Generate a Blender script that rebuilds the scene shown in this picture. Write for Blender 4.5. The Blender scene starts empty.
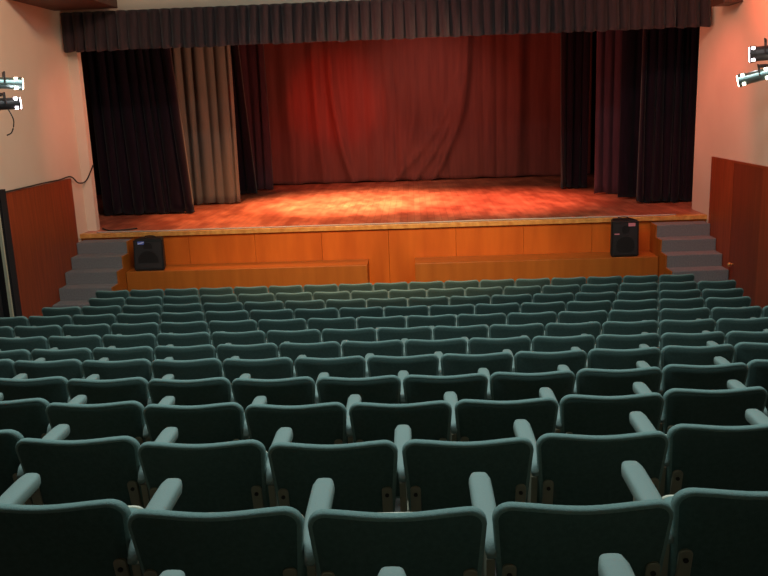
import bpy, bmesh, math, random
from mathutils import Vector, Matrix
random.seed(7)
S = bpy.context.scene
C = S.collection
PI = math.pi
R = math.radians

# ------------------------------------------------------------ camera
CAMZ = 3.42
cd = bpy.data.cameras.new('camera'); cam = bpy.data.objects.new('camera', cd); C.objects.link(cam)
PITCH, YAW, ROLL, F = R(12.623), R(2.282), 0.037, 830.0
cd.sensor_width = 36.0; cd.lens = 36.0 * F / 768.0; cd.clip_start = 0.05; cd.clip_end = 200
fw = Vector((0, math.cos(PITCH), -math.sin(PITCH)))
M = Matrix.Rotation(YAW, 4, 'Z') @ Matrix.Rotation(PI / 2 - PITCH, 4, 'X') @ Matrix.Rotation(-ROLL, 4, 'Z')
cam.matrix_world = Matrix.Translation((0, 0, CAMZ)) @ M
S.camera = cam

# ------------------------------------------------------------ world, exposure, lights
w = bpy.data.worlds.new('world'); S.world = w; w.use_nodes = True
w.node_tree.nodes['Background'].inputs[0].default_value = (0.6, 0.75, 0.8, 1)
w.node_tree.nodes['Background'].inputs[1].default_value = 0.0
S.view_settings.view_transform = 'Standard'; S.view_settings.look = 'None'
S.view_settings.exposure = 0.0; S.view_settings.gamma = 1.0
S.view_settings.use_curve_mapping = False

def aim(o, target):
    o.rotation_euler = (Vector(target) - o.location).to_track_quat('-Z', 'Y').to_euler()
def area(name, loc, target, sx, sy, power, col):
    d = bpy.data.lights.new(name, 'AREA'); d.shape = 'RECTANGLE'; d.size = sx; d.size_y = sy
    d.energy = power; d.color = col
    o = bpy.data.objects.new(name, d); C.objects.link(o); o.location = loc; aim(o, target); return o
def spot(name, loc, target, power, col, ang, blend=0.6, size=0.1):
    d = bpy.data.lights.new(name, 'SPOT'); d.energy = power; d.color = col
    d.spot_size = R(ang); d.spot_blend = blend; d.shadow_soft_size = size
    o = bpy.data.objects.new(name, d); C.objects.link(o); o.location = loc; aim(o, target); return o

# house lights in the auditorium ceiling
area('house_light', (-0.4, 3.9, 6.6), (-0.4, 4.1, 0), 7.0, 0.5, 250, (0.80, 0.98, 1.0))
area('house_light', (-0.4, 8.6, 6.6), (-0.4, 9.2, 0), 7.0, 0.4, 190, (0.78, 1.0, 0.96))  # second light, added to brighten the far rows
spot('wall_fill', (-1.6, 9.6, 6.4), (-5.77, 11.6, 4.0), 400, (1.0, 0.52, 0.29), 85, 1.0, 0.3)  # unseen warm fill spot added to brighten the left wall
spot('wall_fill', (0.8, 9.6, 6.4), (4.9, 11.8, 4.6), 480, (1.0, 0.30, 0.13), 85, 1.0, 0.3)  # likewise an added fill, redder, for the right wall
# unseen warm spot added to brighten the stage front and valance hem
spot('front_fill', (-0.6, 6.5, 6.4), (-0.5, 14.3, 0.6), 2300, (1.0, 0.60, 0.28), 54, 1.0, 0.2)
# lanterns on the side walls, crossing to the stage
spot('stage_spot', (4.0, 11.4, 3.62), (-1.0, 17.4, 2.0), 430, (1.0, 0.76, 0.60), 54, 1.0)
spot('stage_spot', (-4.9, 10.9, 3.8), (0.6, 17.4, 2.3), 650, (1.0, 0.42, 0.32), 50, 1.0)
spot('stage_spot', (-4.75, 10.9, 3.8), (-1.95, 21.8, 3.55), 1500, (1.0, 0.04, 0.02), 15, 0.7)
spot('stage_spot', (3.9, 11.3, 3.5), (-0.8, 14.2, 3.95), 1000, (1.0, 0.60, 0.42), 38, 1.0)
spot('stage_spot', (-4.85, 10.9, 3.5), (0.9, 14.2, 3.9), 1100, (1.0, 0.36, 0.26), 38, 1.0)
# battens above the stage behind the valance
spot('stage_batten', (-1.6, 16.2, 6.1), (-1.3, 17.5, 1.38), 6200, (1.0, 0.50, 0.27), 60, 1.0)
spot('stage_batten', (1.8, 16.2, 6.1), (1.6, 16.9, 1.38), 2400, (1.0, 0.27, 0.16), 64, 1.0)
spot('stage_batten', (-3.6, 15.8, 6.0), (-2.6, 16.0, 1.38), 1500, (1.0, 0.34, 0.12), 75, 1.0)
spot('stage_batten', (-2.2, 18.6, 5.9), (-1.9, 21.8, 1.6), 260, (1.0, 0.10, 0.05), 60, 1.0)
spot('stage_batten', (0.4, 18.6, 5.9), (0.2, 21.8, 2.8), 210, (1.0, 0.55, 0.44), 80, 1.0)
# red light spilling on the wall ends beside the stage
spot('side_light', (3.3, 12.6, 5.6), (4.9, 13.9, 2.2), 260, (1.0, 0.14, 0.09), 60, 0.8)
spot('side_light', (3.9, 11.4, 5.6), (4.9, 11.9, 4.9), 300, (1.0, 0.10, 0.04), 64, 1.0)
spot('side_light', (-3.6, 12.4, 4.9), (-5.7, 14.3, 2.8), 150, (1.0, 0.26, 0.18), 55, 1.0)

# ------------------------------------------------------------ materials
def mat(name, col, rough=0.6, metal=0.0, spec=0.5, col2=None, scale=8.0, stretch=(1, 1, 1), bump=0.0, bscale=60.0,
        sheen=0.0, detail=4, lo=0.3, hi=0.7):
    m = bpy.data.materials.new(name); m.use_nodes = True
    nt = m.node_tree; b = nt.nodes['Principled BSDF']
    b.inputs['Base Color'].default_value = (*col, 1); b.inputs['Roughness'].default_value = rough
    b.inputs['Metallic'].default_value = metal; b.inputs['Specular IOR Level'].default_value = spec
    if sheen:
        b.inputs['Sheen Weight'].default_value = sheen; b.inputs['Sheen Roughness'].default_value = 0.5
    tc = nt.nodes.new('ShaderNodeTexCoord')
    if col2:
        mp = nt.nodes.new('ShaderNodeMapping'); mp.inputs['Scale'].default_value = stretch
        n = nt.nodes.new('ShaderNodeTexNoise'); n.inputs['Scale'].default_value = scale; n.inputs['Detail'].default_value = detail
        r = nt.nodes.new('ShaderNodeValToRGB')
        r.color_ramp.elements[0].position = lo; r.color_ramp.elements[1].position = hi
        r.color_ramp.elements[0].color = (*col, 1); r.color_ramp.elements[1].color = (*col2, 1)
        nt.links.new(tc.outputs['Object'], mp.inputs[0]); nt.links.new(mp.outputs[0], n.inputs['Vector'])
        nt.links.new(n.outputs['Fac'], r.inputs[0]); nt.links.new(r.outputs[0], b.inputs['Base Color'])
    if bump:
        n2 = nt.nodes.new('ShaderNodeTexNoise'); n2.inputs['Scale'].default_value = bscale
        bp = nt.nodes.new('ShaderNodeBump'); bp.inputs['Strength'].default_value = bump; bp.inputs['Distance'].default_value = 0.01
        nt.links.new(tc.outputs['Object'], n2.inputs['Vector']); nt.links.new(n2.outputs['Fac'], bp.inputs['Height'])
        nt.links.new(bp.outputs[0], b.inputs['Normal'])
    return m
def glow(name, col, strength):
    m = bpy.data.materials.new(name); m.use_nodes = True; nt = m.node_tree
    b = nt.nodes['Principled BSDF']; b.inputs['Base Color'].default_value = (*col, 1)
    b.inputs['Emission Color'].default_value = (*col, 1); b.inputs['Emission Strength'].default_value = strength
    return m

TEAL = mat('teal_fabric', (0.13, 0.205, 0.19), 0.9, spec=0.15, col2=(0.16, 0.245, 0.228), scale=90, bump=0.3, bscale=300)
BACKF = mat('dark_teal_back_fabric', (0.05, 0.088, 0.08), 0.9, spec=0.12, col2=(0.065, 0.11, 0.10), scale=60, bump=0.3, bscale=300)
ARM = mat('pale_teal_armrest', (0.17, 0.235, 0.218), 0.62, spec=0.3, bump=0.15, bscale=200)
CREAM = mat('cream_plastic', (0.62, 0.58, 0.44), 0.35, spec=0.5)
METAL = mat('bronze_painted_metal', (0.26, 0.24, 0.17), 0.45, metal=0.3)
SCREW = mat('screw_metal', (0.04, 0.035, 0.03), 0.5, metal=0.6)
FLOORC = mat('dark_carpet', (0.035, 0.03, 0.028), 0.95, col2=(0.05, 0.045, 0.04), scale=40, bump=0.3)
PLASTER = mat('cream_plaster', (0.66, 0.56, 0.44), 0.8, spec=0.2, col2=(0.70, 0.60, 0.475), scale=1.5, bump=0.05, bscale=20)
CEIL = mat('ceiling_plaster', (0.5, 0.46, 0.4), 0.9)
PANEL = mat('red_brown_wood_panel', (0.20, 0.035, 0.012), 0.42, spec=0.4, col2=(0.30, 0.06, 0.018), scale=3.0, stretch=(6, 6, 0.5), bump=0.04)
FRONTW = mat('orange_wood_panel', (0.50, 0.105, 0.012), 0.38, spec=0.4, col2=(0.64, 0.15, 0.018), scale=1.6, stretch=(3.0, 3.0, 0.5), bump=0.03)
PLINW = mat('brown_orange_wood', (0.36, 0.10, 0.013), 0.45, spec=0.35, col2=(0.44, 0.13, 0.018), scale=2.0, stretch=(4, 4, 0.4), bump=0.03)
EDGEW = mat('stage_edge_wood', (0.75, 0.40, 0.11), 0.35, col2=(0.52, 0.20, 0.045), scale=9.0, stretch=(1.2, 1, 1), bump=0.05)
BEAMW = mat('dark_brown_wood', (0.06, 0.026, 0.016), 0.5, col2=(0.085, 0.036, 0.022), scale=4, stretch=(1, 1, 5))
STEPC = mat('grey_stair_carpet', (0.15, 0.145, 0.15), 0.95, col2=(0.21, 0.20, 0.20), scale=50, bump=0.4, bscale=150)
BLACKV = mat('black_velvet', (0.007, 0.0045, 0.008), 0.95, spec=0.05, col2=(0.012, 0.007, 0.013), scale=6, stretch=(4, 4, 0.4), sheen=0.15)
PURPV = mat('dark_plum_velvet', (0.05, 0.022, 0.032), 0.9, spec=0.1, col2=(0.07, 0.03, 0.042), scale=6, stretch=(4, 4, 0.4), sheen=0.1)
BROWNV = mat('taupe_curtain_fabric', (0.135, 0.115, 0.09), 0.9, spec=0.1, col2=(0.16, 0.135, 0.105), scale=5, stretch=(4, 4, 0.3), sheen=0.1)
BACKV = mat('maroon_curtain_fabric', (0.17, 0.055, 0.05), 0.88, spec=0.12, col2=(0.22, 0.07, 0.06), scale=3, stretch=(4, 4, 0.3), sheen=0.1)
VALV = mat('valance_fabric', (0.034, 0.021, 0.023), 0.85, spec=0.12, col2=(0.048, 0.029, 0.031), scale=6, stretch=(4, 4, 0.4), sheen=0.2)
SPK = mat('speaker_black', (0.012, 0.012, 0.013), 0.5, spec=0.4)
GRILLE = mat('speaker_grille', (0.02, 0.018, 0.02), 0.6, metal=0.2, bump=0.6, bscale=250)
CABLE = mat('black_cable', (0.02, 0.018, 0.015), 0.6)
CABLEG = mat('grey_cable', (0.45, 0.40, 0.36), 0.6)
LAMPM = mat('lantern_steel', (0.30, 0.42, 0.42), 0.3, metal=0.8)
LAMPD = mat('lantern_dark', (0.05, 0.045, 0.05), 0.4, metal=0.5)
BRASS = mat('brass', (0.75, 0.5, 0.18), 0.3, metal=1.0)
DARK = mat('black_masking', (0.008, 0.007, 0.008), 0.95)
DOORW = mat('dark_red_door_wood', (0.15, 0.028, 0.012), 0.45, spec=0.4, col2=(0.20, 0.038, 0.014), scale=3.0, stretch=(6, 6, 0.5))
JAMB = mat('pale_green_paint', (0.42, 0.42, 0.30), 0.5)
BLUEW = mat('logo_blue', (0.10, 0.16, 0.65), 0.3)
WHITE = mat('logo_white', (0.8, 0.8, 0.85), 0.3)
PINKW = mat('logo_pink', (0.7, 0.25, 0.3), 0.3)
GLOWL = glow('lamp_glow', (1.0, 0.86, 0.62), 9.0)
GLOWV = glow('lamp_glow_white', (1.0, 0.9, 0.95), 12.0)

def stage_floor_mat():
    m = bpy.data.materials.new('red_brown_stage_boards'); m.use_nodes = True; nt = m.node_tree; L = nt.links
    b = nt.nodes['Principled BSDF']; b.inputs['Roughness'].default_value = 0.42
    tc = nt.nodes.new('ShaderNodeTexCoord'); mp = nt.nodes.new('ShaderNodeMapping')
    mp.inputs['Rotation'].default_value = (0, 0, R(90))
    br = nt.nodes.new('ShaderNodeTexBrick'); br.inputs['Scale'].default_value = 1.0
    br.inputs['Brick Width'].default_value = 2.2; br.inputs['Row Height'].default_value = 0.12
    br.inputs['Mortar Size'].default_value = 0.004; br.offset = 0.37
    br.inputs['Color1'].default_value = (0.50, 0.16, 0.085, 1); br.inputs['Color2'].default_value = (0.44, 0.125, 0.065, 1)
    br.inputs['Mortar'].default_value = (0.28, 0.08, 0.045, 1)
    L.new(tc.outputs['Object'], mp.inputs[0]); L.new(mp.outputs[0], br.inputs['Vector'])
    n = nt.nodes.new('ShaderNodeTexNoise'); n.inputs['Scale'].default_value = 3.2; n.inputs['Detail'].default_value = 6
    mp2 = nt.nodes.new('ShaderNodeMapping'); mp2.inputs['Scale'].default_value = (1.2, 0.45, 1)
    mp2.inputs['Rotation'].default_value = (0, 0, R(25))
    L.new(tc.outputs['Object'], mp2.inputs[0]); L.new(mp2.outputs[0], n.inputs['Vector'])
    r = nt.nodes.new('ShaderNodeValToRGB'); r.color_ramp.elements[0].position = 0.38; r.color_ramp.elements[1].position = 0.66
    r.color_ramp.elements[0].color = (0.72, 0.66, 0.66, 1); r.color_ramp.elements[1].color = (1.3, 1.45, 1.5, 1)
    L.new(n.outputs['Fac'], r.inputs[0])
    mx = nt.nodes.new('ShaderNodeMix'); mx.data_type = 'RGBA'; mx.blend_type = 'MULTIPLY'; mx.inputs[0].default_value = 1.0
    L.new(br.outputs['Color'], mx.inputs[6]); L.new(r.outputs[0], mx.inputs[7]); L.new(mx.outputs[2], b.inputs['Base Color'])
    return m
BOARDS = stage_floor_mat()

# ------------------------------------------------------------ helpers
def obj(name, bm, m, parent=None, smooth=False, loc=None):
    me = bpy.data.meshes.new(name); bmesh.ops.recalc_face_normals(bm, faces=bm.faces[:]); bm.to_mesh(me); bm.free()
    me.materials.append(m)
    if smooth:
        for p in me.polygons: p.use_smooth = True
    o = bpy.data.objects.new(name, me); C.objects.link(o)
    if parent: o.parent = parent
    if loc: o.location = loc
    return o
def tag(o, label=None, cat=None, group=None, kind=None):
    if label: o['label'] = label
    if cat: o['category'] = cat
    if group: o['group'] = group
    if kind: o['kind'] = kind
    return o
def empty(name, loc, rz=0.0):
    o = bpy.data.objects.new(name, None); C.objects.link(o); o.location = loc; o.rotation_euler = (0, 0, rz)
    o.empty_display_size = 0.1; return o
def box(bm, x0, x1, y0, y1, z0, z1, bev=0.0):
    r = bmesh.ops.create_cube(bm, size=1.0, matrix=Matrix.Translation(((x0+x1)/2, (y0+y1)/2, (z0+z1)/2)) @ Matrix.Diagonal((x1-x0, y1-y0, z1-z0, 1)))
    if bev:
        es = list({e for v in r['verts'] for e in v.link_edges})
        bmesh.ops.bevel(bm, geom=es, offset=bev, segments=2, affect='EDGES', profile=0.5)
def B(*a, **k):
    bm = bmesh.new(); box(bm, *a, **k); return bm
def cyl(bm, p0, p1, r, seg=16, r2=None):
    p0, p1 = Vector(p0), Vector(p1); d = p1 - p0
    q = d.to_track_quat('Z', 'Y').to_matrix().to_4x4()
    bmesh.ops.create_cone(bm, cap_ends=True, segments=seg, radius1=r, radius2=r if r2 is None else r2, depth=d.length,
                          matrix=Matrix.Translation((p0+p1)/2) @ q)
def tube_path(bm, pts, r, seg=8):
    pts = [Vector(p) for p in pts]; rings = []
    for i, p in enumerate(pts):
        t = (pts[min(i+1, len(pts)-1)] - pts[max(i-1, 0)]).normalized()
        up = Vector((0, 0, 1)) if abs(t.z) < 0.9 else Vector((1, 0, 0))
        a = t.cross(up).normalized(); b = t.cross(a).normalized()
        rings.append([bm.verts.new(p + (a*math.cos(k*2*PI/seg) + b*math.sin(k*2*PI/seg))*r) for k in range(seg)])
    for i in range(len(rings)-1):
        for k in range(seg):
            bm.faces.new((rings[i][k], rings[i][(k+1) % seg], rings[i+1][(k+1) % seg], rings[i+1][k]))
    bm.faces.new(rings[0]); bm.faces.new(rings[-1][::-1])
def smooth_path(pts, n=8):
    pts = [Vector(p) for p in pts]; out = []
    for i in range(len(pts)-1):
        p0 = pts[max(i-1, 0)]; p1 = pts[i]; p2 = pts[i+1]; p3 = pts[min(i+2, len(pts)-1)]
        for k in range(n):
            t = k/n
            out.append(0.5*((2*p1)+(-p0+p2)*t+(2*p0-5*p1+4*p2-p3)*t*t+(-p0+3*p1-3*p2+p3)*t**3))
    out.append(pts[-1]); return out
def rounded_outline(wt, wb, h, rt, rb, dip=0.0, n=6):
    """rounded upright outline (x, z), z from 0 to h; dip lowers the middle of the top edge"""
    pts = []
    def arc(cx, cz, r, a0, a1):
        for k in range(n+1):
            a = a0 + (a1-a0)*k/n; pts.append((cx + r*math.cos(a), cz + r*math.sin(a)))
    arc(wb/2-rb, rb, rb, -PI/2, 0)
    arc(wt/2-rt, h-rt, rt, 0, PI/2)
    m = 8; x1 = wt/2-rt
    for k in range(1, m):
        x = x1 - 2*x1*k/m
        pts.append((x, h - dip*(1+math.cos(PI*x/x1))/2))
    arc(-wt/2+rt, h-rt, rt, PI/2, PI)
    arc(-wb/2+rb, rb, rb, PI, 1.5*PI)
    return pts
def inset(pts, d):
    n = len(pts); out = []
    for i in range(n):
        a = Vector(pts[i-1]); b = Vector(pts[i]); c = Vector(pts[(i+1) % n])
        t = (c-a); t.normalize(); nn = Vector((-t.y, t.x))   # ccw outline: inward normal
        out.append((b.x + nn.x*d, b.y + nn.y*d))
    return out
def loft(bm, outline, prof, fn):
    """prof: list of (inset, depth); fn maps (x, z, depth) to a point"""
    rings = []
    for d, y in prof:
        rings.append([bm.verts.new(fn(x, z, y)) for x, z in inset(outline, d)])
    n = len(outline)
    for a, b in zip(rings, rings[1:]):
        for i in range(n): bm.faces.new((a[i], a[(i+1) % n], b[(i+1) % n], b[i]))
    for rg in (rings[0], rings[-1]):
        c = Vector((0, 0, 0))
        for v in rg: c += v.co
        cv = bm.verts.new(c/n)
        for i in range(n): bm.faces.new((rg[i], rg[(i+1) % n], cv))

# ------------------------------------------------------------ structure
XL, XR = -5.77, 4.90
ROWY = [1.26, 2.08, 2.92, 3.76, 4.60, 5.46, 6.33, 7.21, 8.08, 8.95, 9.82, 10.69, 11.56]
TOPZ = [2.49, 2.328, 2.170, 2.012, 1.862, 1.718, 1.575, 1.439, 1.317, 1.203, 1.094, 0.998, 0.907]
BH = 0.90
SF = 1.38       # stage floor height
SY = 14.0       # stage front

bm = bmesh.new()   # stepped auditorium floor, one closed slab profile
prof = [(-4.0, TOPZ[0]-BH+0.32)]
prof += [(-0.45, TOPZ[0]-BH+0.32), (-0.45, TOPZ[0]-BH+0.16), (0.80, TOPZ[0]-BH+0.16)]
for i, y in enumerate(ROWY):
    z = TOPZ[i]-BH
    y0 = 0.80 if i == 0 else (ROWY[i-1]+y)/2 - 0.0
    prof.append((y0, z))
    y1 = (y+ROWY[i+1])/2 if i < 12 else 12.2
    prof.append((y1, z))
prof += [(12.2, 0.0), (SY+0.1, 0.0)]
dn = prof[::-1]
loop = prof + [(SY+0.1, -0.3), (-4.0, -0.3)]
va = [bm.verts.new((XL-0.2, y, z)) for y, z in loop]; vb = [bm.verts.new((XR+0.2, y, z)) for y, z in loop]
n = len(loop)
for i in range(n): bm.faces.new((va[i], va[(i+1) % n], vb[(i+1) % n], vb[i]))
bm.faces.new(va); bm.faces.new(vb[::-1])
tag(obj('floor', bm, FLOORC), kind='structure')

PT = CAMZ - 1.06     # top of the wood panelling
DY0, DY1 = 10.35, 11.45   # doorway in the left wall
bm = bmesh.new()
box(bm, XL-0.2, XL, -4, DY0, -0.3, 6.9); box(bm, XL-0.2, XL, DY1, 14.5, -0.3, 6.9); box(bm, XL-0.2, XL, DY0, DY1, 2.42, 6.9)
tag(obj('wall_left', bm, PLASTER), kind='structure')
tag(obj('wall_right', B(XR, XR+0.2, -4, 14.78, -0.3, 6.9), PLASTER), kind='structure')
tag(obj('wall_rear', B(XL-0.2, XR+0.2, -4.2, -4, -0.3, 6.9), PLASTER), kind='structure')
bm = bmesh.new()   # proscenium: narrow left return and the header above the opening
box(bm, XL, XL+0.17, 14.35, 14.5, SF+0.002, 6.9); box(bm, XL+0.18, XR, 14.40, 14.5, 4.75, 6.9)
tag(obj('wall_proscenium', bm, PLASTER), kind='structure')
bm = bmesh.new()
box(bm, XL-0.2, XR+0.2, -4.2, 14.5, 6.9, 7.05)
tag(obj('ceiling', bm, CEIL), kind='structure')
bm = bmesh.new()
box(bm, -8.2, -8.0, 14.75, 23.2, 0, 7.05); tag(obj('wall_stage_left', bm, DARK), kind='structure')
bm = bmesh.new()
box(bm, 7.3, 7.5, 14.75, 23.2, 0, 7.05); tag(obj('wall_stage_right', bm, DARK), kind='structure')
tag(obj('wall_stage_rear', B(-8.2, 7.5, 23.0, 23.2, 0, 7.05), DARK), kind='structure')
tag(obj('ceiling', B(-8.2, 7.5, 14.5, 23.2, 7.05, 7.2), DARK), kind='structure')
bm = bmesh.new(); box(bm, -8.2, XL-0.2, 14.5, 14.7, 0, 7.05); box(bm, XR+0.201, 7.5, 14.5, 14.78, 0, 7.05); box(bm, XL-0.2, XR+0.2, 14.5, 14.52, 4.75, 7.05)
tag(obj('wall_stage_front', bm, DARK), kind='structure')

# wood panelling on both side walls
bm = bmesh.new(); box(bm, XL, XL+0.035, DY1+0.05, 13.82, -0.0, PT); box(bm, XL, XL+0.035, -3.9, DY0-0.05, 0, PT)
tag(obj('trim_1', bm, PANEL), kind='structure')
bm = bmesh.new(); box(bm, XR-0.035, XR, 12.84, 13.82, 0, PT); box(bm, XR-0.035, XR, -3.9, 11.78, 0, PT); box(bm, XR-0.035, XR, 11.78, 12.84, PT-0.03, PT)
tag(obj('trim_2', bm, PANEL), kind='structure')
bm = bmesh.new()
for k in range(4): box(bm, XR-0.040, XR-0.034, 9.0-k*1.2, 9.006-k*1.2, 0.3, PT)
tag(obj('trim_3', bm, DARK), kind='structure')

# left doorway: dark recess, door leaf and pale frame
bm = bmesh.new(); box(bm, XL-1.6, XL-1.5, DY0-0.4, DY1+0.4, 0, 2.6); box(bm, XL-1.5, XL-0.2, DY0-0.5, DY0-0.4, 0, 2.6)
box(bm, XL-1.5, XL-0.2, DY1+0.4, DY1+0.5, 0, 2.6); box(bm, XL-1.6, XL-0.2, DY0-0.5, DY1+0.5, 2.6, 2.7)
tag(obj('wall_corridor', bm, DARK), kind='structure')
d1 = tag(obj('door_1', B(XL-0.12, XL-0.07, DY0+0.02, DY1-0.26, 0.10, 2.40), DARK), kind='structure')
bm = bmesh.new(); box(bm, XL-0.2, XL+0.045, DY1-0.12, DY1+0.05, 0.0, 2.42); tag(obj('trim_4', bm, DARK), kind='structure')
bm = bmesh.new(); box(bm, XL+0.0, XL+0.04, DY1-0.22, DY1-0.18, 0.0, 2.42); tag(obj('trim_5', bm, JAMB), kind='structure')
# right wall door with knob
d2 = tag(obj('door_2', B(XR-0.03, XR-0.001, 11.782, 12.838, 0.02, PT-0.032), DOORW), kind='structure')
bm = bmesh.new(); cyl(bm, (XR-0.03, 12.66, 0.80), (XR-0.075, 12.66, 0.80), 0.012)
bmesh.ops.create_uvsphere(bm, u_segments=14, v_segments=10, radius=0.032, matrix=Matrix.Translation((XR-0.095, 12.66, 0.80)))
k = obj('door_knob', bm, BRASS, d2, smooth=True); k['label'] = 'small brass door knob'

# ------------------------------------------------------------ stage
st = empty('stage', (-0.43, SY, 0))
tag(st, 'raised stage with red-lit board floor and orange wood front', 'stage')
def part(name, bm, m, root, smooth=False):
    o = obj(name, bm, m, root, smooth); o.matrix_parent_inverse = Matrix.Translation(-Vector(root.location)); return o
bm = bmesh.new(); box(bm, XL+0.002, XR-0.002, SY+0.14, 14.80, SF-0.06, SF); box(bm, -7.99, 7.29, 14.80, 22.99, SF-0.06, SF)
part('stage_floor', bm, BOARDS, st)
xs = [XL+0.91, -3.9, -2.75, -1.6, -0.45, 0.7, 1.85, 3.0, 3.99]
for a, b in zip(xs, xs[1:]):
    part('front_panel', B(a+0.002, b-0.002, SY+0.03, SY+0.06, 0.0, SF-0.07, bev=0.003), FRONTW, st)
part('front_panel', B(XL+0.002, XL+0.908, SY+0.03, SY+0.06, 0.0, SF-0.07), FRONTW, st)
part('front_panel', B(3.992, XR-0.002, SY+0.03, SY+0.06, 0.0, SF-0.07), FRONTW, st)
part('edge_board', B(XL+0.002, XR-0.002, SY-0.02, SY+0.14, SF-0.07, SF+0.004, bev=0.006), EDGEW, st)

def stairs(x0, x1, label, side):
    root = empty('staircase', ((x0+x1)/2, SY, 0)); tag(root, label, 'stairs', 'carpeted stairs up to the stage')
    r, t = 0.197, 0.30; bs = bmesh.new()
    for k in range(1, 8):
        z = SF - 0.10 - r*(k-1); y1 = SY+0.0 - t*(k-1)
        part('step', B(x0, x1, y1-t, SY+0.02 if k == 1 else y1, 0.0, z, bev=0.012), STEPC, root)
    pr = [(SY+0.02, 0.0), (SY+0.02, SF-0.10)]
    for k in range(1, 8):
        z = SF - 0.10 - r*(k-1); y1 = SY - t*(k-1); pr += [(y1-t, z), (y1-t, max(z-r, 0.0))]
    xa, xb = (x1, x1+0.02) if side > 0 else (x0-0.02, x0)
    pr = [(y, z-0.002) for y, z in pr]; pr[0] = (SY+0.02, 0.0)
    fa = [bs.verts.new((xa, y, max(0, z))) for y, z in pr[:-1]]; fb = [bs.verts.new((xb, y, max(0, z))) for y, z in pr[:-1]]
    n = len(fa)
    for i in range(n): bs.faces.new((fa[i], fa[(i+1) % n], fb[(i+1) % n], fb[i]))
    bs.faces.new(fa); bs.faces.new(fb[::-1])
    part('side_board', bs, PLINW, root)
    return root
stairs(XL+0.04, XL+0.90, 'grey carpeted stairs at the left end of the stage, beside the red-brown wall', 1)
stairs(3.99, XR-0.04, 'grey carpeted stairs at the right end of the stage, beside the door', -1)

p1 = obj('low_platform', B(-4.84, -0.80, 13.45, SY+0.02, 0.0, 0.80, bev=0.006), PLINW, loc=(0, 0, 0))
tag(p1, 'long low wooden ledge before the stage front, carrying the squat speaker', 'platform', 'low wooden ledges before the stage')
p2 = obj('low_platform', B(-0.01, 3.96, 13.45, SY+0.02, 0.0, 0.80, bev=0.006), PLINW)
tag(p2, 'long low wooden ledge before the stage front, carrying the tall dark speaker', 'platform', 'low wooden ledges before the stage')

# beams high on the side walls
tag(obj('wooden_beam', B(XL, -4.71, 12.3, 14.0, 5.06, 5.6, bev=0.01), BEAMW), 'dark brown wooden beam box high on left wall over the valance end', 'beam')
tag(obj('wooden_beam', B(XR-0.28, XR, 12.94, 13.5, 4.66, 5.5, bev=0.01), BEAMW), 'small dark brown wooden box high on the right wall', 'beam')

# ------------------------------------------------------------ curtains
def cloth(name, m, x0, x1, y, z0, z1, folds, amp, seed=0, slant=0.0, nz=26, hem=0.015, thick=0.006, gather=0.0, extra=None, sharp=0.5, ang=0.0, nf=14):
    """hanging cloth in soft irregular folds; slant shifts the right edge outward at the bottom"""
    rnd = random.Random(seed); nx = folds*nf
    ph = [0.0]
    for i in range(folds): ph.append(ph[-1] + 0.6 + 0.8*rnd.random())
    tot = ph[-1]; knots = [p/tot for p in ph]; amps = [amp*(0.55+0.8*rnd.random()) for _ in range(folds)]
    bm = bmesh.new(); rows = []
    for j in range(nz+1):
        v = j/nz; z = z1 + (z0-z1)*v; row = []
        for i in range(nx+1):
            f = min(folds-1, i//nf); t = (i - f*nf)/nf
            u = knots[f] + (knots[f+1]-knots[f])*t
            a = amps[f]*(0.75+0.35*v)
            s = math.sin(t*PI)**sharp if sharp != 1 else math.sin(t*PI)
            dy = -a*s
            x = x0 + (x1-x0)*u + slant*u*v + 0.25*amp*math.sin(7*u*PI+v*3+seed)*v
            x += gather*(u-0.5)*(v-0.5)
            zz = z + (hem*math.sin(f*2.3+t*PI+seed) if j == nz else 0)
            yy = y + dy + ang*(u-0.5)
            if extra:
                ex = extra(u, v); yy += ex
            row.append(bm.verts.new((x, yy, zz)))
        rows.append(row)
    for j in range(nz):
        for i in range(nx):
            bm.faces.new((rows[j][i], rows[j][i+1], rows[j+1][i+1], rows[j+1][i]))
    o = obj(name, bm, m, smooth=True)
    sm = o.modifiers.new('thickness', 'SOLIDIFY'); sm.thickness = thick; sm.offset = 0
    return o
ZT = 6.3
zb = SF + 0.03
G = 'black and brown stage leg curtains'
tag(cloth('stage_curtain', BLACKV, -6.25, -4.72, 16.5, zb, ZT, 9, 0.10, 3, slant=0.30), 'wide black curtain hanging at the far left of the stage', 'curtain', G)
tag(cloth('stage_curtain', BROWNV, -5.2, -3.74, 17.9, zb, ZT, 7, 0.08, 5, sharp=1.0), 'pale taupe brown curtain hanging beside the wide black left curtain', 'curtain', G)
tag(cloth('stage_curtain', BLACKV, -4.6, -3.98, 19.7, zb, ZT, 3, 0.16, 8, slant=0.22), 'narrow black curtain behind the taupe curtain on the left', 'curtain', G)
tag(cloth('stage_curtain', PURPV, -4.15, -3.50, 20.6, zb, ZT, 3, 0.14, 9), 'narrow dark red-brown folded curtain left of the maroon backdrop', 'curtain', G)
tag(cloth('stage_curtain', BLACKV, 3.26, 3.88, 18.7, zb, ZT, 4, 0.12, 11), 'narrow black curtain overlapping the right end of the maroon backdrop', 'curtain', G)
tag(cloth('stage_curtain', PURPV, 3.74, 4.55, 17.4, zb, ZT, 5, 0.05, 12, sharp=1.0), 'dark plum curtain between the two black curtains on the right', 'curtain', G)
tag(cloth('stage_curtain', BLACKV, 4.02, 4.75, 16.5, zb, ZT, 2, 0.05, 13, sharp=1.0), 'flat black curtain panel just left of the rightmost curtain', 'curtain', G)
tag(cloth('stage_curtain', BLACKV, 4.22, 5.24, 15.8, zb, ZT, 7, 0.10, 14), 'rightmost stage curtain, black with narrow folds, beside the right wall', 'curtain', G)
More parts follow.
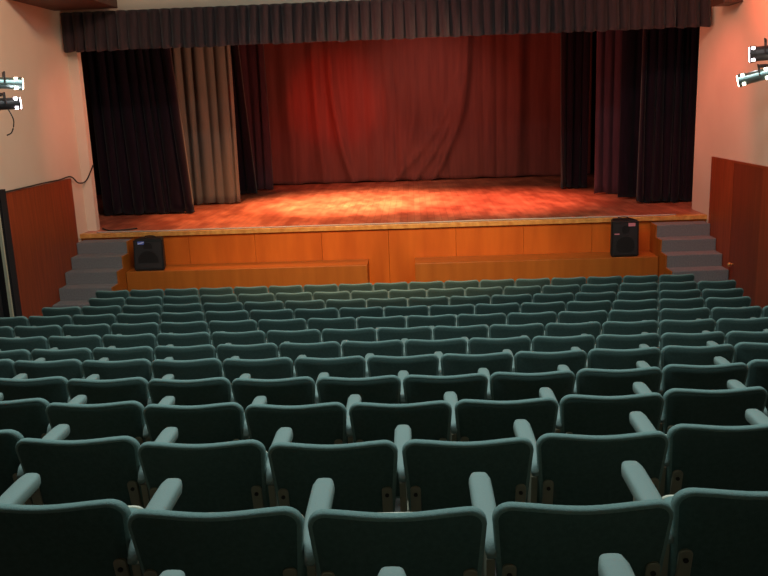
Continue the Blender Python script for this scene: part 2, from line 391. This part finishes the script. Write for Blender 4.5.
# backdrop: wide cloth, folds at left, swooping drape at right
def swoop(u, v):
    d = 0
    for (uc, top, cur, wd, a) in ((0.665, 0.0, 0.24, 0.012, 0.16), (0.655, 0.25, 0.34, 0.010, 0.12), (0.645, 0.45, 0.46, 0.010, 0.10), (0.53, 0.5, 0.16, 0.014, 0.08),
                                  (0.29, 0.0, -0.12, 0.013, 0.16), (0.245, 0.0, -0.05, 0.014, 0.12), (0.17, 0.0, -0.03, 0.02, 0.10), (0.40, 0.0, -0.02, 0.02, 0.05), (0.80, 0.0, 0.02, 0.016, 0.12)):
        if v < top: continue
        c = uc - cur*max(0.0, v-0.35)**2
        d -= a*math.exp(-((u-c)/wd)**2)*min(1, (v-top)*4+0.3)
    return d
tag(cloth('backdrop_curtain', BACKV, -4.75, 4.6, 21.85, zb, ZT, 22, 0.045, 21, sharp=1.0, nz=50, nf=12, extra=swoop), 'wide maroon backdrop curtain across the rear of the stage', 'curtain')
# valance: closely pleated
vb = 4.43
def valance():
    bm = bmesh.new(); N = 58; nf = 12; rnd = random.Random(4); x0, x1 = XL+0.01, XR-0.02; nz = 8
    rows = []
    drop = [rnd.uniform(-0.012, 0.012) for _ in range(N+1)]; am = [0.14*(0.6+0.7*rnd.random()) for _ in range(N+1)]
    for j in range(nz+1):
        v = j/nz; row = []
        for i in range(N*nf+1):
            f = min(N-1, i//nf); t = (i-f*nf)/nf; x = x0+(x1-x0)*(i/(N*nf)) + 0.012*math.sin(f*1.7)*v
            z1 = 5.05; z0 = vb + drop[f]*math.sin(t*PI) - 0.02*math.sin(t*PI)
            zz = z1+(z0-z1)*v
            row.append(bm.verts.new((x, 14.24 - am[f]*math.sin(t*PI)*(0.45+0.55*v) - 0.03*v, zz)))
        rows.append(row)
    for j in range(nz):
        for i in range(N*nf): bm.faces.new((rows[j][i], rows[j][i+1], rows[j+1][i+1], rows[j+1][i]))
    o = obj('valance', bm, VALV, smooth=True); sm = o.modifiers.new('thickness', 'SOLIDIFY'); sm.thickness = 0.006; sm.offset = 0
    tag(o, 'dark pleated valance running across the top of the stage opening', 'valance')
    return o
va_ = valance()

# ------------------------------------------------------------ speakers
def speaker(x0, x1, y0, z0, h, d, label, lean, logo_side, mlogo):
    cx = (x0+x1)/2; wd = x1-x0
    root = empty('loudspeaker', (cx, y0+d/2, z0)); tag(root, label, 'loudspeaker', 'loudspeakers on the ledges before the stage')
    bm = bmesh.new()
    o = [(-wd/2, -d/2), (wd/2, -d/2), (wd/2*0.72, d/2), (-wd/2*0.72, d/2)]
    lo = [bm.verts.new((x, y, 0)) for x, y in o]; hi = [bm.verts.new((x*0.97, y+lean*(1 if y < 0 else 0), h)) for x, y in o]
    bm.faces.new(lo); bm.faces.new(hi)
    for i in range(4): bm.faces.new((lo[i], lo[(i+1) % 4], hi[(i+1) % 4], hi[i]))
    bmesh.ops.recalc_face_normals(bm, faces=bm.faces[:])
    bmesh.ops.bevel(bm, geom=bm.edges[:], offset=0.02, segments=3, affect='EDGES')
    obj('cabinet', bm, SPK, root, smooth=False)
    sl = lean/h
    def front(nm, x0, x1, za, zb_, m, th=0.008, bev=0.0):
        bm = B(x0, x1, -th, 0.004, za, zb_, bev=bev)
        for v in bm.verts: v.co.y += -d/2 + sl*v.co.z
        return obj(nm, bm, m, root)
    front('grille', -wd/2+0.035, wd/2-0.035, 0.04, h-0.05, GRILLE, 0.008, 0.003)
    bm = bmesh.new(); cyl(bm, (0, -d/2+sl*h*0.32-0.012, h*0.32), (0, -d/2+sl*h*0.32-0.005, h*0.32), wd*0.33, 28)
    obj('woofer', bm, SPK, root)
    bm = bmesh.new(); cyl(bm, (0, -d/2+sl*h*0.76-0.012, h*0.76), (0, -d/2+sl*h*0.76-0.005, h*0.76), wd*0.15, 24)
    obj('tweeter', bm, SPK, root)
    lx = logo_side*wd*0.22
    bd = front('badge', lx-0.055, lx+0.055, h*0.84, h*0.93, mlogo, 0.014)
    if mlogo is BLUEW:
        # slanting white stroke across the badge
        bm = B(lx-0.05, lx+0.05, -0.018, -0.013, h*0.87, h*0.895)
        for v in bm.verts:
            v.co.y += -d/2 + sl*v.co.z; v.co.z += (v.co.x-lx)*0.25
        obj('badge_stroke', bm, WHITE, bd)
    else:
        front('badge', -wd*0.3-0.04, -wd*0.3+0.04, h*0.62, h*0.65, mlogo, 0.014)
    bm = bmesh.new()
    tube_path(bm, smooth_path([(-0.09, 0.02, h-0.01), (-0.07, 0.02, h+0.03), (0.07, 0.02, h+0.03), (0.09, 0.02, h-0.01)], 5), 0.009)
    obj('carry_handle', bm, SPK, root, smooth=True)
    return root
speaker(-4.72, -4.20, 13.50, 0.80, 0.53, 0.36, 'squat black loudspeaker with blue badge near the left stairs', 0.06, -1, BLUEW)
speaker(3.20, 3.66, 13.50, 0.80, 0.60, 0.34, 'tall black loudspeaker with small pink badge near the right stairs', 0.02, 1, PINKW)

# ------------------------------------------------------------ lanterns on side walls
def lantern(loc, direction, length, rad, mbody, label, glows, mg, strap=True):
    root = empty('stage_lantern', loc); tag(root, label, 'stage lantern', 'spotlights on the side walls')
    d = Vector(direction).normalized(); side = Vector((0, 0, 1)).cross(d).normalized(); up = d.cross(side).normalized()
    bm = bmesh.new(); cyl(bm, -d*length/2, d*length*0.30, rad*0.86, 24); cyl(bm, d*length*0.30, d*length/2, rad*0.92, 24, rad)
    for k in range(3): cyl(bm, -d*length*(0.42-0.1*k), -d*length*(0.40-0.1*k), rad*0.95, 24)
    obj('housing', bm, mbody, root, smooth=False)
    bm = bmesh.new(); cyl(bm, d*length*0.5, d*(length*0.5+0.012), rad*0.86, 24)
    obj('lens', bm, mg, root)
    for t in glows:     # lit ventilation slots around the housing
        for a in (-0.7, 0.7, PI-0.7, PI+0.7):
            bm = bmesh.new()
            c = d*length*t + (up*math.cos(a) + side*math.sin(a))*rad*0.88
            bmesh.ops.create_cube(bm, size=1.0, matrix=Matrix.Translation(c) @ Matrix((( d.x*0.035, side.x*0.06, up.x*0.035, 0), (d.y*0.035, side.y*0.06, up.y*0.035, 0), (d.z*0.035, side.z*0.06, up.z*0.035, 0), (0, 0, 0, 1))))
            obj('vent_slot', bm, mg, root)
    bm = bmesh.new()
    tube_path(bm, [side*rad*1.1, side*rad*1.1+up*rad*1.6, -side*rad*1.1+up*rad*1.6, -side*rad*1.1], 0.010)
    obj('yoke', bm, LAMPD, root)
    return root
def pipe(x0, x1, y, z, label, drops):
    root = empty('wall_bracket', (x0, y, z)); tag(root, label, 'bracket', 'lantern brackets on the side walls')
    bm = bmesh.new(); cyl(bm, (0, 0, 0), (x1-x0, 0, 0), 0.024, 16)
    obj('arm', bm, LAMPD, root)
    bm = B(min(0, 0.02*(1 if x1 > x0 else -1)), max(0, 0.02*(1 if x1 > x0 else -1)), -0.09, 0.09, -0.12, 0.12, bev=0.004)
    obj('wall_plate', bm, LAMPD, root)
    return root
pipe(XL, -5.25, 10.78, 3.69, 'dark pipe bracket on the left wall holding two lanterns', 0)
pipe(XR, 4.55, 11.33, 3.70, 'dark pipe bracket on the right wall holding two lanterns', 0)
lantern((-5.18, 10.75, 3.83), (0.82, 0.5, -0.06), 0.42, 0.085, LAMPM, 'upper steel stage lantern glowing on the left wall', (0.32, -0.35), GLOWL)
lantern((-5.12, 10.58, 3.57), (0.82, 0.5, 0.02), 0.34, 0.085, LAMPD, 'lower dark stage lantern with white lens on the left wall', (0.36,), GLOWV)
lantern((4.60, 11.3, 3.86), (-0.82, 0.4, -0.05), 0.36, 0.11, LAMPD, 'upper dark stage lantern with white glow on the right wall', (0.38,), GLOWV)
lantern((4.47, 11.1, 3.58), (-0.85, 0.4, -0.22), 0.52, 0.085, LAMPM, 'lower steel stage lantern with lit slots on the right wall', (0.38, -0.15), GLOWL)
bm = bmesh.new(); tube_path(bm, smooth_path([(-5.08, 10.56, 3.50), (-5.03, 10.56, 3.36), (-5.08, 10.58, 3.22), (-5.16, 10.6, 3.18)], 6), 0.008)
tag(obj('cable', bm, CABLE, smooth=True), 'short dark cable dangling below the left wall lanterns', 'cable', 'cables')
# cable on the panel's top edge, sagging to the proscenium
pts = [(XL+0.05, 11.5, PT+0.02), (XL+0.05, 12.0, PT-0.0+0.02), (XL+0.05, 12.7, PT+0.025), (XL+0.05, 13.3, PT+0.02), (XL+0.05, 13.78, PT+0.03), (XL+0.06, 14.05, PT-0.10), (XL+0.1, 14.3, PT-0.08), (XL+0.24, 14.33, PT+0.18)]
bm = bmesh.new(); tube_path(bm, smooth_path(pts, 6), 0.012)
tag(obj('cable', bm, CABLE, smooth=True), 'dark cable along the top of the left wall panelling', 'cable', 'cables')
rnd = random.Random(2)
pts = [(-5.5+0.45*k, SY+0.05+rnd.uniform(-0.02, 0.03), SF+0.016) for k in range(int(10.2/0.45)+1)]
bm = bmesh.new(); tube_path(bm, smooth_path(pts, 4), 0.012)
tag(obj('cable', bm, CABLEG, smooth=True), 'thin grey cable lying along the front edge of the stage', 'cable', 'cables')
bm = bmesh.new(); tube_path(bm, smooth_path([(-5.55, 14.5, SF+0.02), (-5.35, 14.25, SF+0.02), (-5.15, 14.22, SF+0.02), (-4.9, 14.4, SF+0.02)], 6), 0.014)
tag(obj('cable', bm, CABLE, smooth=True), 'dark cable coiled at the left front corner of the stage', 'cable', 'cables')

# ------------------------------------------------------------ theatre seats
PX = 0.505
def make_seat():
    root = empty('theatre_seat', (0, 0, 0))
    W = 0.499
    ol = rounded_outline(W, W-0.07, 0.56, 0.055, 0.05, dip=0.009)
    tilt = math.tan(R(13))
    def fn(x, z, d):      # d: depth from rear face (0) forwards; curved in plan
        zz = 0.34 + z
        y = (0.90-zz)*tilt + d*0.62 + 0.026*((x/(W/2))**2) - 0.023
        return Vector((x, y, zz))
    bm = bmesh.new()
    loft(bm, ol, [(0.020, 0.003), (0.012, -0.001), (0.004, 0.004), (0.0, 0.014), (0.0, 0.045), (0.006, 0.060), (0.020, 0.070), (0.05, 0.076)], fn)
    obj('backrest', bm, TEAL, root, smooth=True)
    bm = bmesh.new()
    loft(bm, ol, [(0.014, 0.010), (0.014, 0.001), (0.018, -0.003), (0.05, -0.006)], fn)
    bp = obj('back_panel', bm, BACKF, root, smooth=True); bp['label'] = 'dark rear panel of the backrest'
    # tipped-up seat, origin at its pivot
    so = rounded_outline(0.455, 0.43, 0.375, 0.05, 0.03)
    bm = bmesh.new()
    loft(bm, so, [(0.05, 0.0), (0.015, 0.004), (0.0, 0.02), (0.0, 0.06), (0.012, 0.078)], lambda x, z, d: Vector((x, d, z-0.04)))
    st_ = obj('seat', bm, TEAL, root, smooth=True, loc=(0, 0.16, 0.43))
    bm = bmesh.new()
    loft(bm, so, [(0.014, 0.079), (0.006, 0.084), (0.010, 0.096), (0.03, 0.10)], lambda x, z, d: Vector((x, d, z-0.04)))
    sp = obj('seat_pan', bm, CREAM, st_, smooth=True); sp['label'] = 'cream underside of the tipped-up seat'
    # shared armrest on the left boundary
    ao = rounded_outline(0.062, 0.062, 0.055, 0.018, 0.012)
    return root, st_
def make_arm():
    """armrest pad along +Y; origin at its rear end on the boundary between two seats"""
    bm = bmesh.new(); secs = []
    n = 14
    for i in range(n+1):
        t = i/n; y = 0.035 + 0.44*t
        hw = 0.014 + 0.023*math.sin(min(1, t*2.0)*PI/2)
        if t > 0.90: hw *= (max(0.0, 1-((t-0.90)/0.104)**2.5))**0.4*0.35+0.65
        zt = 0.765 + 0.012*math.sin(t*PI*0.6) - (0.03*(1-t/0.14)**2 if t < 0.14 else 0)
        th = 0.05 - (0.032*(1-t/0.2) if t < 0.2 else 0)
        ring = []
        for k in range(16):
            a = 2*PI*k/16; ca, sa = math.cos(a), math.sin(a)
            e = 0.55
            ring.append(bm.verts.new((hw*math.copysign(abs(ca)**e, ca), y, zt - th/2 + th/2*math.copysign(abs(sa)**e, sa))))
        secs.append(ring)
    for a, b in zip(secs, secs[1:]):
        for k in range(16): bm.faces.new((a[k], a[(k+1) % 16], b[(k+1) % 16], b[k]))
    bm.faces.new(secs[0]); bm.faces.new(secs[-1][::-1])
    return bm
def make_end(root, x):
    """armrest, standard and hinge brackets at x on the seat"""
    a = obj('armrest', make_arm(), ARM, root, smooth=True, loc=(x, 0, 0))
    bm = bmesh.new()
    pr = [(0.03, 0.0), (0.36, 0.0), (0.36, 0.03), (0.27, 0.05), (0.26, 0.45), (0.38, 0.66), (0.38, 0.71), (0.06, 0.70), (0.09, 0.45), (0.12, 0.05), (0.03, 0.03)]
    fa = [bm.verts.new((-0.012, y, z)) for y, z in pr]; fb = [bm.verts.new((0.012, y, z)) for y, z in pr]
    for i in range(len(pr)): bm.faces.new((fa[i], fa[(i+1) % len(pr)], fb[(i+1) % len(pr)], fb[i]))
    bm.faces.new(fa); bm.faces.new(fb[::-1])
    s = obj('standard', bm, METAL, root, loc=(x, 0, 0)); s['label'] = 'dark bronze metal side support'
    return a
def bracket(root, sx):
    ol = rounded_outline(0.040, 0.040, 0.20, 0.017, 0.012)
    bm = bmesh.new()
    tilt = math.tan(R(13))
    for_x = sx*(0.232-0.030)
    fn = lambda x, z, d: Vector((x + for_x, (0.90-0.50-z)*tilt + d*0.6 - 0.008, 0.50+z))
    loft(bm, ol, [(0.003, -0.019), (0.0, -0.016), (0.0, 0.0)], fn)
    b = obj('bracket', bm, METAL, root); b['label'] = 'bronze hinge bracket screwed to the backrest'
    bm = bmesh.new(); c = fn(0, 0.165, -0.019); cyl(bm, c, c+Vector((0, -0.005, -0.001)), 0.008, 10)
    obj('screw', bm, SCREW, b)

proto, seat0 = make_seat()
make_end(proto, -PX/2)
bracket(proto, -1); bracket(proto, 1)
def copy_tree(o, parent=None):
    c = o.copy(); C.objects.link(c); c.parent = parent
    for ch in o.children: copy_tree(ch, c)
    return c
ORD = ['', 'first', 'second', 'third', 'fourth', 'fifth', 'sixth', 'seventh', 'eighth', 'ninth', 'tenth', 'eleventh', 'twelfth', 'thirteenth',
       'fourteenth', 'fifteenth', 'sixteenth', 'seventeenth', 'eighteenth', 'nineteenth', 'twentieth']
X0 = {0: -0.08, 1: -0.33, 2: -0.08, 3: -0.35, 4: -0.10, 5: -0.36}
# row: first and last seat offset k (seat spans boundary k..k+1)
SP = {12: (-9, 7), 11: (-8, 8), 10: (-9, 7), 9: (-9, 7), 8: (-9, 8), 7: (-7, 6), 6: (-7, 5), 5: (-6, 5), 4: (-5, 4), 3: (-4, 3), 2: (-4, 2), 1: (-2, 2), 0: (-1, 1)}
PXR = {0: 0.515, 1: 0.516, 2: 0.515, 3: 0.512, 4: 0.509, 5: 0.508}
CURV = {0: 0.08, 1: 0.08, 2: 0.06, 3: 0.04, 4: 0.025, 5: 0.015}
first = True
for r in range(12, -1, -1):
    k0, k1 = SP[r]; base = X0.get(r, -0.37 if r % 2 else -0.11); cnt = 0
    rowname = {12: 'front row nearest the stage', 0: 'row at the bottom edge'}.get(r, ORD[13-r] + ' row from the stage')
    if r == 1: rowname = 'nearest whole row'
    for k in range(k0, k1+1):
        cnt += 1
        if first: root, first = proto, False
        else: root = copy_tree(proto)
        px = PXR.get(r, PX); x = base + px*k + px/2; y = ROWY[r] + CURV.get(r, 0)*(x+0.08)**2
        root.location = (x, y, TOPZ[r]-BH)
        nm = ORD[cnt] + ' from the left' if k < k1 else ('last at the right end' if r > 8 else 'rightmost in view')
        if k == k0: nm = 'first at the left end' if r > 8 else 'leftmost in view'
        tag(root, 'teal theatre seat in the ' + rowname + ', ' + nm, 'theatre seat', 'teal seats, ' + rowname)
        for ch in root.children:
            if ch.name.split('.')[0] == 'seat': ch.rotation_euler = (R(-4 + random.uniform(-5, 3)), 0, 0)
        if k == k1 and root is not proto:
            for nmx in ('armrest', 'standard'):
                src = [c for c in proto.children if c.name.split('.')[0] == nmx][0]
                e = src.copy(); C.objects.link(e); e.parent = root; e.location = (PX/2, 0, 0)
